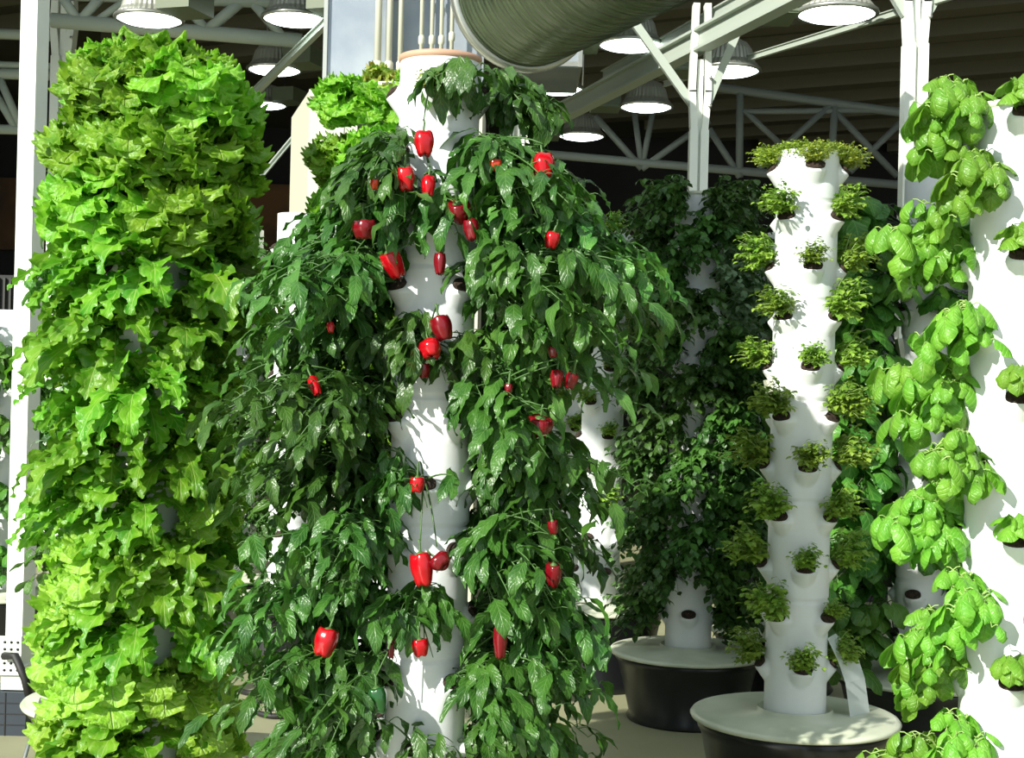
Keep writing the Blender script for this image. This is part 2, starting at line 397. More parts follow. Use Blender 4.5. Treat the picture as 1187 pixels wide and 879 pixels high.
# round spiral duct
A = at(608, -8, 7.9); D = Vector((1.75, -4.0, 0)).normalized()
root = empty('round_duct', A, 'big round spiral metal duct above the pepper tower', 'duct')
m = MB(); R0 = .41; Lc = 4.2; n = 64; rows = 260
vs = []; fs = []
for i in range(rows + 1):
    z = Lc * i / rows; rr = R0 + (.006 if (i % 5 == 0) else 0)
    for k in range(n): a = 2 * PI * k / n; vs.append((rr * math.cos(a), rr * math.sin(a), z))
for i in range(rows):
    for k in range(n): fs.append((i * n + k, i * n + (k + 1) % n, (i + 1) * n + (k + 1) % n, (i + 1) * n + k))
fs.append(tuple(range(n - 1, -1, -1))); fs.append(tuple(rows * n + k for k in range(n)))
m.add(vs, fs); o = m.build('duct_shell', M_SPIRAL, root, True, autosmooth=50)
q = D.to_track_quat('Z', 'Y').to_euler(); o.rotation_euler = q
m = MB(); m.lathe([(R0 + .004, -.03), (R0 + .03, -.03), (R0 + .035, 0), (R0 + .03, .03), (R0 + .004, .03)], 64)
o = m.build('collar', M_ALU, root); o.rotation_euler = q

# ------------------------------------------------------------------ left post
p = at(29, 500, 6.0)
root = empty('white_post', (p.x, 6.0, 0), 'slim white square post left of the leafy lettuce tower', 'post')
m = MB(); m.box((0, 0, 2.6), (.082, .082, 4.75)); m.build('shaft', M_PAINT, root, False, None).rotation_euler.z = math.radians(-18)
m = MB(); m.box((-.02, -.085, .33), (.115, .012, .16)); m.box((0, -.03, .235), (.10, .09, .10)); m.build('bracket', M_PAINT, root, False)
m = MB()
for i in range(4):
    for j in range(5): m.tube([(-.058 + i * .027, -.0905, .27 + j * .029), (-.058 + i * .027, -.0925, .27 + j * .029)], .006, 8)
m.build('bolt_hole', M_BLACKM, root)
m = MB(); m.tube([(-.03, -.1, .33), (.03, -.14, .34), (.08, -.16, .25), (.10, -.15, .16)], .017, 8)
m.tube([(-.09, -.02, .3), (-.11, -.03, .2), (-.08, -.04, .13)], .016, 8); m.build('strap', M_BLACKM, root)
root = empty('post_plinth', (p.x - .02, 6.0, 0), 'dark tiled plinth under the white post', 'plinth')
m = MB(); m.box((0, 0, .09), (.17, .2, .18)); m.build('block', solid('plinth_dark', (.03, .04, .055), .4), root, False)
m = MB()
for z in (.045, .09, .135): m.box((0, 0, z), (.174, .204, .004))
m.box((0, -.101, .09), (.004, .004, .18)); m.build('joint', M_BLACKM, root, False)
# thin rod leaning by the rear left tub
A = at(48, 812, 4.86); B = at(16, 925, 4.62); B = A + (B - A) * (A.z / (A.z - B.z))
m = MB(); m.tube([(0, 0, 0), A - B], .007, 8)
o = m.build('metal_rod', M_ALU, None, True, B + Vector((0, 0, .004))); tag(o, 'thin silver metal rod leaning against a lid, lower left', 'rod')
# hoses on the floor
def hose(pts, label, r=.013):
    P = [at(*q) for q in pts]; out = []
    for q in P: q.z = max(q.z, r)
    for i in range(len(P) - 1):
        p0, p1, p2, p3 = P[max(i - 1, 0)], P[i], P[i + 1], P[min(i + 2, len(P) - 1)]
        for k in range(8):
            t = k / 8; out.append(.5 * ((2 * p1) + (p2 - p0) * t + (2 * p0 - 5 * p1 + 4 * p2 - p3) * t * t + (3 * p1 - p0 - 3 * p2 + p3) * t ** 3))
    out.append(P[-1]); o0 = Vector((out[0].x, out[0].y, 0)); m = MB(); m.tube([q - o0 for q in out], r, 10)
    tag(m.build('hose', M_BLACKM, None, True, o0), label, 'hose', 'black hoses')
hose([(275, 800, 6.6), (290, 804, 6.5), (312, 797, 6.5), (322, 800, 6.45), (302, 812, 6.4), (297, 825, 6.35), (312, 840, 6.3), (330, 842, 6.3)], 'looped black hose lying on floor between lettuce and peppers')
hose([(322, 795, 6.0), (328, 812, 6.0), (337, 832, 6.05), (352, 842, 6.1)], 'thick short black hose drooping right of the looped hose', .028)

# dark glazed partition and louvre
def partition(x0, x1, Y, H, n, nm):
    root = MB(); root.box(((x0 + x1) / 2, Y, H / 2), (x1 - x0, .02, H)); o = struct(nm, root, M_GLASS)
    m = MB()
    for i in range(n + 1): m.box((x0 + (x1 - x0) * i / n, Y - .02, H / 2), (.04, .06, H))
    for z in (.03, H - .03, .62): m.box(((x0 + x1) / 2, Y - .02, z), (x1 - x0, .06, .05))
    f = m.build('window_frame', M_BLACKM, o, False)
partition(1.2, 6.2, 10.2, 2.45, 8, 'window_1')
b = MB(); b.box((3.7, 10.6, 1.2), (5.4, .1, 2.4)); struct('wall_front', b, M_WALLD)
p = at(-5, 395, 12)
root = empty('louvre_panel', (p.x, 12, 0), 'black slatted louvre panel at the left edge', 'louvre')
m = MB(); m.box((-.3, 0, 1.15), (1.3, .06, 2.3)); m.build('frame', M_BLACKM, root, False)
m = MB()
for i in range(26): m.box((-.92 + i * .05, -.045, 1.2), (.018, .03, 2.15))
m.build('slat', solid('slat_dark', (.03, .03, .028), .5), root, False)

# ------------------------------------------------------------------ growing towers
RT = .105; TS = .169; NT = 11
def wrap(a): return (a + PI) % (2 * PI) - PI
def cup_list(rot, zb, nt):
    out = []
    for k in range(nt):
        for j in range(4):
            th = wrap(rot + j * PI / 2 + (PI / 4 if k % 2 else 0)); out.append((k, th, zb + k * TS))
    return out
def dirv(th): return Vector((math.sin(th), -math.cos(th), 0))
def tower_tube(H, cups, res):
    n, dz = res; rows = int(H / dz) + 1
    vs = []; fs = []
    seams = [c[2] + TS * .42 for c in cups if c[0] % 2 == 1]
    seams = sorted(set(round(s, 4) for s in seams))
    for i in range(rows + 1):
        z = H * i / rows
        near = [c for c in cups if -.065 < z - c[2] < .052]
        g = -.005 if any(abs(z - s_) < dz * .6 for s_ in seams) else 0
        for k in range(n):
            a = 2 * PI * k / n; r = RT + g
            for c in near:
                d = abs(wrap(a - c[1])); wd = .40
                if d < wd:
                    dzz = z - c[2]; f = 1 - (dzz / .042 if dzz > 0 else -dzz / .050)
                    e = math.sqrt(1 - (d / wd) ** 2)
                    r = max(r, RT + .036 * max(0, f + e - 1))
            vs.append((r * math.sin(a), -r * math.cos(a), z))
    for i in range(rows):
        for k in range(n): fs.append((i * n + k, i * n + (k + 1) % n, (i + 1) * n + (k + 1) % n, (i + 1) * n + k))
    # inner lip
    o = len(vs)
    for z in (H, H - .06):
        for k in range(n): a = 2 * PI * k / n; vs.append(((RT - .006) * math.sin(a), -(RT - .006) * math.cos(a), z))
    t = rows * n
    for k in range(n):
        fs.append((t + k, t + (k + 1) % n, o + (k + 1) % n, o + k)); fs.append((o + k, o + (k + 1) % n, o + n + (k + 1) % n, o + n + k))
    fs.append(tuple(o + n + k for k in range(n)))
    m = MB(); m.add(vs, fs); return m
# net pot: tilted rim ring with soil, local: +X outward
POT = {}
def pot_mesh():
    m = MB(); R = Matrix.Rotation(math.radians(48), 3, 'Y')
    vs = []; fs = []; n = 20
    prof = [(.030, -.006), (.031, .004), (.028, .005), (.024, .006), (.012, .010), (.001, .011)]
    for (r, z) in prof:
        for k in range(n): a = 2 * PI * k / n; vs.append(R @ Vector((r * .74 * math.cos(a), r * 1.08 * math.sin(a), z)))
    for i in range(len(prof) - 1):
        for k in range(n): fs.append((i * n + k, i * n + (k + 1) % n, (i + 1) * n + (k + 1) % n, (i + 1) * n + k))
    m.add(vs, fs); return m
pot0 = None
m = MB(); m.lathe([(.268, 0), (.275, .01), (.262, .03), (.300, .20), (.318, .27), (.330, .285), (.330, .31)], 64, capb=True, capt=True)
TUB = m
m = MB(); m.lathe([(.001, .018), (.12, .018), (.122, .030), (.128, .030), (.131, .016), (.335, .008), (.350, .004), (.356, -.004), (.352, -.012), (.335, -.014)], 96)
LIDM = m
tub_me = None; lid_me = None
TW = {}
def tower(key, x, Y, lidz, H, rot, label, res=(96, .0085), nt=NT, zb=.165, topring=None, skip=()):
    global tub_me, lid_me, pot0
    root = empty('growing_tower', (x, Y, 0), label, 'growing tower', 'white vertical growing towers')
    if tub_me is None:
        o = TUB.build('reservoir', M_BLACK, root); tub_me = o; o2 = LIDM.build('lid', M_LID, root); lid_me = o2
    else: o = copy_part(tub_me, root); o2 = copy_part(lid_me, root)
    o.scale = (1, 1, (lidz - .012) / .31); o2.location = (0, 0, lidz)
    cups = cup_list(rot, zb, nt)
    t = tower_tube(H, cups, res).build('tube', M_WHITE, root); t.location = (0, 0, lidz)
    if topring:
        m = MB(); m.lathe([(RT - .007, -.002), (RT - .007, .006), (RT + .004, .006), (RT + .004, -.006), (RT - .0, -.010)], 64)
        m.build('top_ring', topring, root, True, (0, 0, lidz + H))
    for (k, th, z) in cups:
        if abs(th) > 1.95: continue
        if pot0 is None: pot0 = pot_mesh().build('net_pot', M_SOIL, root); q = pot0
        else: q = copy_part(pot0, root)
        d = dirv(th) * (RT + .018); q.location = (d.x, d.y, lidz + z + .018); q.rotation_euler = (0, 0, math.atan2(d.y, d.x))
    TW[key] = (root, x, Y, lidz, H, cups)
    return root
def tx(px, py, Y): return at(px, py, Y).x
HI = (112, .007); MID = (80, .010); LO = (56, .014)
tower('P', tx(493, 800, 3.73), 3.73, .40, 1.96, math.radians(-5), 'sunlit white tower growing red bell peppers, centre', HI, topring=M_RIM)
tower('L', tx(164, 800, 4.2), 4.2, .33, 2.08, .1, 'tower completely covered in lime-green lettuce on the left', MID, nt=12, zb=.12)
tower('R', tx(1176, 285, 3.48), 3.48, .32, 1.90, math.radians(-10), 'brightly lit white tower cut by the right edge', HI, topring=M_LID)
tower('E', tx(921, 829, 4.88), 4.88, .40, 1.93, 0, 'exposed white tower with small herb tufts right of centre', HI)
tower('F', tx(1065, 782, 5.97), 5.97, .33, 2.08, .25, 'white basil tower between the herb tower and the right edge', MID)
tower('C', tx(797, 755, 6.5), 6.5, .31, 2.08, -.12, 'tower cloaked in dense dark small-leaved herbs', MID, topring=M_LID, nt=12)
tower('D', tx(903, 728, 7.2), 7.2, .30, 2.0, .5, 'rear tower mostly hidden behind the small herb tufts tower', LO)
tower('T', tx(693, 701, 7.2), 7.2, .40, 1.9, .2, 'nearly empty white tower left of the dark herb tower', LO, topring=M_LID)
tower('U', tx(650, 640, 9.3), 9.3, .36, 1.8, .6, 'farthest sparse tower peeking left of the nearly empty tower', LO)
tower('G', tx(436, 860, 4.45), 4.45, .29, 2.14, .0, 'lettuce tower standing directly behind the pepper tower', MID, nt=12, zb=.2)
tower('B', tx(334, 695, 7.6), 7.6, .33, 2.05, .35, 'bare white tower in front of the cream cabinet', LO)
tower('H', tx(275, 690, 8.5), 8.5, .33, 2.05, .1, 'far mossy green tower between the lettuce and the bare tower', LO)
tower('K', tx(140, 812, 5.3), 5.3, .30, 1.95, .3, 'tower hidden behind the leafy lettuce tower, grey lid showing', LO)
tower('J', tx(8, 690, 7.6), 7.6, .33, 1.5, .2, 'leafy dark tower behind the white post, left edge', LO, nt=8)

# ------------------------------------------------------------------ leaves and plants
def leaf(mb, p, fwd, up, L, W, prof, nu, nv, bend=.6, fold=.25, ruf=0, rf=3, rnd=random, puff=0, frill=0, ph=None, twist=0):
    fwd = fwd.normalized(); up = (up - fwd * up.dot(fwd))
    if up.length < 1e-4: up = fwd.orthogonal()
    up.normalize(); side = fwd.cross(up)
    if ph is None: ph = rnd.random() * 6.28
    ph2 = rnd.random() * 6.28; c = Vector(p); vs = []; uv = []; fs = []; ds = L / nu
    for i in range(nu + 1):
        s = i / nu; a = bend * s * (0.6 + .8 * s)
        d = fwd * math.cos(a) - up * math.sin(a); n = up * math.cos(a) + fwd * math.sin(a)
        if i: c = c + d * ds
        tw = twist * s; sd = side * math.cos(tw) + n * math.sin(tw); nn = n * math.cos(tw) - side * math.sin(tw)
        w = W * .5 * prof(s)
        for j in range(nv + 1):
            v = -1 + 2 * j / nv; av = abs(v)
            off = sd * (w * v * math.cos(fold)) + nn * (w * av * math.sin(fold) - puff * w * v * v)
            if ruf:
                sg = 1 if v > 0 else -1
                off += nn * (ruf * av ** 1.6 * math.sin(rf * 6.28 * s + ph + sg * 1.3) + ruf * .8 * av ** 4 * math.sin(rf * 3.1 * 6.28 * s + ph2 * sg))
                off += sd * (ruf * .5 * av ** 3 * sg * math.cos(rf * 6.28 * s + ph2)) + sd * (sg * ruf * .45 * av ** 4 * math.cos(rf * 3.1 * 6.28 * s + ph))
            if frill: off += sd * (v * w * frill * math.sin(31 * s + ph) * av)
            vs.append(c + off); uv.append((v, s))
    m = nv + 1
    for i in range(nu):
        for j in range(nv): fs.append((i * m + j, i * m + j + 1, (i + 1) * m + j + 1, (i + 1) * m + j))
    mb.add(vs, fs, uv)
def P_OVATE(s): return 1.75 * (s ** .62) * ((1 - s) ** .85) if 0 < s < 1 else 0
def P_ROUND(s): return 1.42 * (s ** .5) * ((1 - s) ** .5) * 1.4 if 0 < s < 1 else 0
def P_LET(s): return .13 + .95 * (math.sin(min(1, s * 1.05) * PI * .62) ** 1.5) * (1 if s < .86 else math.sqrt(max(0, 1 - ((s - .86) / .142) ** 2)))
def P_LOBE(s):
    e = math.sin(min(s, .999) * PI * .8 + .15) * (1 if s < .85 else max(0, (1 - s) / .15) ** .5)
    return .08 + e * (.35 + .65 * abs(math.sin(s * PI * 4.6)))
def P_TINY(s): return math.sin(PI * s) ** .7 if 0 < s < 1 else 0

def lettuce(seed, kind):
    rn = random.Random(seed); mb = MB()
    if kind == 'curly': N, L0, W0, pr, ru, rf, nu, nv, fr = 38, .145, .086, P_LET, .0085, 4.2, 96, 12, 0
    elif kind == 'pale': N, L0, W0, pr, ru, rf, nu, nv, fr = 26, .185, .105, P_LET, .0085, 3.8, 96, 12, 0
    else: N, L0, W0, pr, ru, rf, nu, nv, fr = 28, .24, .08, P_LOBE, .007, 3.4, 40, 8, .0
    for i in range(N):
        t = i / (N - 1)
        yaw = rn.uniform(-1.6, 1.6); pitch = 1.25 - 1.95 * t + rn.uniform(-.2, .2)
        f = Vector((math.cos(yaw) * math.cos(pitch), math.sin(yaw) * math.cos(pitch), math.sin(pitch)))
        u = Vector((-math.cos(yaw) * math.sin(pitch), -math.sin(yaw) * math.sin(pitch), math.cos(pitch))) + Vector((rn.uniform(-.3, .3), rn.uniform(-.3, .3), 0))
        L = L0 * rn.uniform(.75, 1.15) * (.8 + .3 * math.sin(PI * t))
        bend = max(.2, (pitch + 1.1) * rn.uniform(.55, .95))
        leaf(mb, (0, 0, .0), f, u, L, W0 * rn.uniform(.8, 1.15), pr, nu, nv, bend, rn.uniform(.05, .4), ru, rf, rn, frill=fr, twist=rn.uniform(-.6, .6))
    return mb

def bez(p0, p1, p2, t): return p0 * (1 - t) ** 2 + p1 * 2 * t * (1 - t) + p2 * t * t
def shrub(rn, out, ctr, rad, nb, nl, lf, sr0=.004, t0=.35, arch=.1, droop=.9, pet=.03, petr=.0012, keep=None, extra=(), upb=.5):
    """local shrub; out = unit horizontal direction, ctr = (distance out, height), rad = (along, across, vertical)"""
    fo = MB(); st = MB(); out = Vector(out); sd = Vector((-out.y, out.x, 0)); c0 = out * ctr[0] + Vector((0, 0, ctr[1]))
    for b_i in range(nb):
        while True:
            q = Vector((rn.uniform(-1, 1), rn.uniform(-1, 1), rn.uniform(-1, 1)))
            if .25 < q.length < 1: break
        end = c0 + out * q.x * rad[0] + sd * q.y * rad[1] + Vector((0, 0, q.z * rad[2]))
        mid = end * .5 + Vector((0, 0, arch * rn.uniform(.5, 1.5))) + sd * rn.uniform(-.03, .03)
        p0 = Vector((0, 0, 0)); pts = [bez(p0, mid, end, k / 7) for k in range(8)]
        st.tube(pts, sr0, 5, True, sr0 * .35)
        for j in range(nl):
            t = t0 + (1 - t0) * (j + rn.random()) / nl; p = bez(p0, mid, end, t)
            if j == nl - 1: p = end
            az = rn.uniform(0, 2 * PI); h = Vector((math.cos(az), math.sin(az), 0)) + out * .35
            pv = (h + Vector((0, 0, rn.uniform(0, .6)))).normalized() * pet * rn.uniform(.6, 1.3)
            q_ = p + pv; dr = droop * rn.uniform(.3, 1.5)
            f = (h.normalized() + Vector((0, 0, -dr))).normalized()
            if keep and not keep(q_ + f * .03, rn): continue
            if pet > .012: st.tube([p, p + pv * .6 + Vector((0, 0, .003)), q_], petr, 4, False)
            u = Vector((0, 0, 1)) + h * upb + Vector((rn.uniform(-.5, .5), rn.uniform(-.5, .5), 0))
            lf(fo, q_, f, u, rn, t)
    for e in extra:
        e = Vector(e); st.tube([bez(Vector((0, 0, 0)), e * .5 + Vector((0, 0, .05)), e, k / 7) for k in range(8)], .003, 5, True, .0018)
    return fo, st
def lf_pep(fo, p, f, u, rn, t):
    L = rn.uniform(.065, .122); leaf(fo, p, f, u, L, L * rn.uniform(.48, .60), P_OVATE, 8, 4, rn.uniform(.3, 1.2), rn.uniform(.05, .5), .0035, 1.6, rn, puff=.15, twist=rn.uniform(-.4, .4))
def lf_bas(fo, p, f, u, rn, t):
    L = rn.uniform(.04, .078); leaf(fo, p, f, u, L, L * rn.uniform(.60, .74), P_ROUND, 9, 6, rn.uniform(.5, 1.5), -.1, .0016, 2.2, rn, puff=.55)
def lf_basd(fo, p, f, u, rn, t):
    L = rn.uniform(.045, .085); leaf(fo, p, f, u, L, L * rn.uniform(.62, .78), P_ROUND, 6, 4, rn.uniform(.3, 1.1), .1, .002, 1.5, rn, puff=.25)
def lf_tiny(a, b__):
    def g(fo, p, f, u, rn, t):
        L = rn.uniform(a, b__); leaf(fo, p, f, u, L, L * rn.uniform(.5, .8), P_TINY, 3, 2, rn.uniform(0, .8), .2, 0, 1, rn)
    return g

X1 = Vector((1, 0, 0))
def proto(name, mats, fo, st=None, cat=''):
    """prototype holder: returns (foliage mesh, stem mesh)"""
    fme = fo.build(name, mats[0]); r = [fme.data, None]; bpy.data.objects.remove(fme)
    if st: s_ = st.build('stem', mats[1]); r[1] = s_.data; bpy.data.objects.remove(s_)
    return r
ORD = ['top', 'second', 'third', 'fourth', 'fifth', 'sixth', 'seventh', 'eighth', 'ninth', 'tenth', 'eleventh', 'bottom']
def tiername(k, nt): return 'bottom' if k == 0 else ('top' if k == nt - 1 else ORD[nt - 1 - k])
def sidename(th):
    d = math.degrees(th)
    if abs(d) < 20: return 'front'
    s_ = 'left' if d < 0 else 'right'
    return ('front-' + s_) if abs(d) < 68 else s_ + ' side' if abs(d) < 112 else 'rear-' + s_
def plant(name, protos, pos, rz, label, cat, group, scale=1.0, part='foliage', rx=0):
    if protos[1] is None:
        o = bpy.data.objects.new(name, protos[0]); COL.objects.link(o)
    else:
        o = bpy.data.objects.new(name, None); COL.objects.link(o); o.empty_display_size = .03
        for nm, me in ((part, protos[0]), ('stem', protos[1])):
            c = bpy.data.objects.new(nm, me); COL.objects.link(c); c.parent = o
    o.location = pos; o.rotation_euler = (rx, 0, rz); o.scale = (scale,) * 3
    tag(o, label, cat, group); return o
def cup_pos(key, th, z):
    root, x, Y, lz, H, cups = TW[key]; d = dirv(th) * (RT + .018); return Vector((x + d.x, Y + d.y, lz + z + .026))
def fill(key, pick, name, cat, group, tname, desc, amax=1.75, sc=(.9, 1.1), seed=1, skip=lambda k, th: False, scf=None):
    rn = random.Random(seed); root, x, Y, lz, H, cups = TW[key]; nt = max(c[0] for c in cups) + 1
    for (k, th, z) in cups:
        if abs(th) > amax or skip(k, th): continue
        pr, ds = pick(k, th, rn); s_ = rn.uniform(*sc) * (scf(k, th) if scf else 1)
        plant(name, pr, cup_pos(key, th, z), math.atan2(-math.cos(th), math.sin(th)) + rn.uniform(-.15, .15),
              '%s, %s row, %s of %s' % (ds or desc, tiername(k, nt), sidename(th), tname), cat, group, s_)

# --- lettuce
LC = [proto('lettuce', [L_CURLY], lettuce(10 + i, 'curly')) for i in range(3)]
LPp = [proto('lettuce', [L_PALE], lettuce(20 + i, 'pale')) for i in range(2)]
LM = [proto('lettuce', [L_MIZ], lettuce(30 + i, 'lobed')) for i in range(3)]
LR = [proto('lettuce', [L_REDL], lettuce(40, 'curly'))]
def pickL(k, th, rn):
    if k >= 9: return rn.choice(LC), 'curly bright green lettuce'
    if k in (5, 6, 7, 8): return rn.choice(LM + LC[:1]) , 'leafy mid green lettuce'
    if k == 4: return rn.choice(LPp + LM), 'hanging green lettuce'
    if k in (2, 3): return (rn.choice(LPp), 'pale broad-leaved lettuce') if th < .1 else (rn.choice(LM), 'lobed green lettuce')
    return rn.choice(LPp + LM[:1] + LC[:1]), 'loose light green lettuce'
fill('L', pickL, 'lettuce', 'lettuce', 'lettuces on the left tower', 'left lettuce tower', '', 2.5, (1.0, 1.15), 5, scf=lambda k, th: 1.3 if k >= 9 else 1.12 if k >= 7 else 1.0)
root, x, Y, lz, H, cups = TW['L']
for i, a in enumerate((0, 1.3, 2.6, 3.9, 5.1)):
    plant('lettuce', LC[i % 3], (x + .05 * math.sin(a), Y - .05 * math.cos(a), lz + H - .01), a - PI / 2,
          'curly lettuce on the crown of left tower, facing %s' % ['front', 'right', 'back right', 'back left', 'left'][i], 'lettuce', 'lettuces on the left tower', 1.3)
def pickG(k, th, rn):
    return rn.choice(LC), 'curly lime lettuce'
fill('G', pickG, 'lettuce', 'lettuce', 'lettuces behind the peppers', 'tower behind the peppers', '', 2.3, (.98, 1.1), 8, skip=lambda k, th: k < 5)
plant('lettuce', LR[0], (TW['G'][1] + .0, TW['G'][2], TW['G'][3] + TW['G'][4]), -PI / 2, 'reddish green lettuce crowning the tower behind the peppers', 'lettuce', 'lettuces behind the peppers', .85)

# --- dark herbs (C, H), reaching out and hanging
DH = []
for i in range(3):
    rn = random.Random(60 + i)
    fo, st = shrub(rn, X1, (.11, -.02), (.13, .15, .13), 46, 16, lf_tiny(.022, .042), .0014, .2, .05, .5, .008)
    DH.append(proto('foliage', [L_DHERB, L_DHERB], fo, st))
SH = []
rn = random.Random(66); fo, st = shrub(rn, X1, (.13, .0), (.12, .14, .12), 26, 14, lf_tiny(.02, .04), .0014, .25, .05, .4, .006); SH.append(proto('foliage', [L_GREY, L_DHERB], fo, st))
HB = 'potted_herb'
fill('C', lambda k, th, rn: (DH[rn.randrange(3)], None) if not (k in (7, 8, 9) and th > .2 and rn.random() < .6) else (SH[0], 'silvery herb'), HB, 'herb', 'herbs on the dark tower', 'dark herb tower', 'dense dark herb', 2.4, (1.15, 1.35), 3,
     skip=lambda k, th: k == 0 and abs(th) < .7)
fill('H', lambda k, th, rn: (DH[rn.randrange(3)], None), HB, 'herb', 'herbs on the mossy tower', 'far mossy tower', 'fine mossy herb', 1.8, (1.0, 1.15), 4)
# --- small herb tufts (E)
EH = []
for i in range(4):
    rn = random.Random(80 + i)
    fo, st = shrub(rn, X1, (.045, .035), (.055, .065, .055), 52, 9, lf_tiny(.012, .022), .0009, .3, .02, .1, .004)
    EH.append(proto('foliage', [L_HERB, L_STEMP if False else M_STEMP], fo, st))
EY = []
for i in range(2):
    rn = random.Random(90 + i)
    fo, st = shrub(rn, X1, (.03, .04), (.06, .08, .05), 80, 9, lf_tiny(.010, .018), .0009, .3, .02, .1, .004)
    EY.append(proto('foliage', [L_HERBY, M_STEMP], fo, st))
def pickE(k, th, rn): return (rn.choice(EY), 'yellow green herb tuft') if k >= 10 else (rn.choice(EH), None)
fill('E', pickE, HB, 'herb', 'herb tufts on the exposed tower', 'herb tuft tower', 'small herb tuft', 1.9, (1.0, 1.4), 6,
     scf=lambda k, th: .75 if k == 10 else .55 if (k, round(th, 1)) in ((1, .8), ) else (1.15 if abs(th) > .6 else .9))
root, x, Y, lz, H, cups = TW['E']
for i, a in enumerate((-1.2, -.45, .3, 1.1, 1.9, -2.1)):
    d = dirv(a) * .075
    plant(HB, EY[i % 2], (x + d.x, Y + d.y, lz + H - .025), math.atan2(d.y, d.x), 'mossy tuft growing on rim of herb tuft tower, %s' % ['left', 'front left', 'front right', 'right', 'back right', 'back left'][i], 'herb', 'herb tufts on the exposed tower', .72)
# tufts on sparse towers T, U, B
fill('T', lambda k, th, rn: (rn.choice(EH), None), HB, 'herb', 'herbs on the nearly empty tower', 'nearly empty tower', 'small herb', 1.2, (.9, 1.3), 7, skip=lambda k, th: k in (0, 1, 3))
fill('U', lambda k, th, rn: (rn.choice(EH), None), HB, 'herb', 'herbs on the farthest tower', 'farthest sparse tower', 'small herb', 1.2, (1.0, 1.5), 9, skip=lambda k, th: k < 3)

# --- basil light (R)
BL = []
for i in range(4):
    rn = random.Random(100 + i)
    fo, st = shrub(rn, X1, (.085, -.01), (.08, .10, .095), 13, 7, lf_bas, .0022, .35, .05, .8, .018)
    BL.append(proto('foliage', [L_BAS, M_STEMP], fo, st))
BS = []
for i in range(2):
    rn = random.Random(110 + i)
    fo, st = shrub(rn, X1, (.035, .045), (.03, .05, .04), 6, 4, lf_bas, .002, .45, .03, .5, .012)
    BS.append(proto('foliage', [L_BAS, M_STEMP], fo, st))
def pickR(k, th, rn):
    if -1.0 < th: return rn.choice(BS), 'small sunlit basil'
    return rn.choice(BL), 'bushy light green basil'
fill('R', lambda k, th, rn: (rn.choice(BS), 'small sunlit basil') if -.6 < th < .6 and k % 2 == 0 else (rn.choice(BL), 'light green basil'), 'potted_basil', 'basil', 'basil on the right edge tower', 'right edge tower', '', 1.75, (.95, 1.2), 12)
root, x, Y, lz, H, cups = TW['R']
for i, (th, zz) in enumerate(((-1.5, 1.86), (-1.9, 1.55), (-1.9, 1.2), (-2.0, .9), (-1.9, .55), (-1.9, .25))):
    plant('potted_basil', BL[i % 4], cup_pos('R', th, zz), math.atan2(-math.cos(th), math.sin(th)) + .3, 'light basil reaching left from right edge tower, %s down' % ['highest', 'second', 'third', 'fourth', 'fifth', 'lowest'][i], 'basil', 'basil on the right edge tower', 1.25)
# --- dark basil (F, D, K, J)
BD = []
for i in range(4):
    rn = random.Random(120 + i)
    fo, st = shrub(rn, X1, (.17, .0), (.15, .13, .12), 14, 8, lf_basd, .0022, .3, .06, .7, .02)
    BD.append(proto('foliage', [L_BASD, M_STEMD], fo, st))
BDs = []
for i in range(2):
    rn = random.Random(130 + i)
    fo, st = shrub(rn, X1, (.06, .02), (.05, .07, .04), 9, 5, lf_basd, .002, .4, .04, .6, .015)
    BDs.append(proto('foliage', [L_BASD, M_STEMD], fo, st))
fill('F', lambda k, th, rn: (rn.choice(BD), None) if (abs(th) > .9 or k > 8) else (rn.choice(BDs), 'small dark basil'), 'potted_basil', 'basil', 'basil on the middle right tower', 'middle right tower', 'dark basil', 2.4, (1.2, 1.45), 14,
     skip=lambda k, th: abs(th) < .9 and k in (1, 2, 3, 4, 5, 7) and th < .2, scf=lambda k, th: 1.3 if th < -.9 else 1)
fill('D', lambda k, th, rn: (rn.choice(BD + SH), None), 'potted_basil', 'basil', 'basil on the rear tower', 'rear hidden tower', 'leafy dark basil', 1.9, (1.3, 1.6), 15, skip=lambda k, th: k == 0)
fill('K', lambda k, th, rn: (rn.choice(BD + SH), None), 'potted_basil', 'basil', 'plants behind the left lettuce', 'tower behind left lettuce', 'dark leafy basil', 1.9, (.8, 1.1), 16, skip=lambda k, th: k < 2 or k > 9)
fill('J', lambda k, th, rn: (rn.choice(BD), None), 'potted_basil', 'basil', 'plants at the left edge', 'left edge tower', 'dark basil', 1.9, (.9, 1.1), 17)

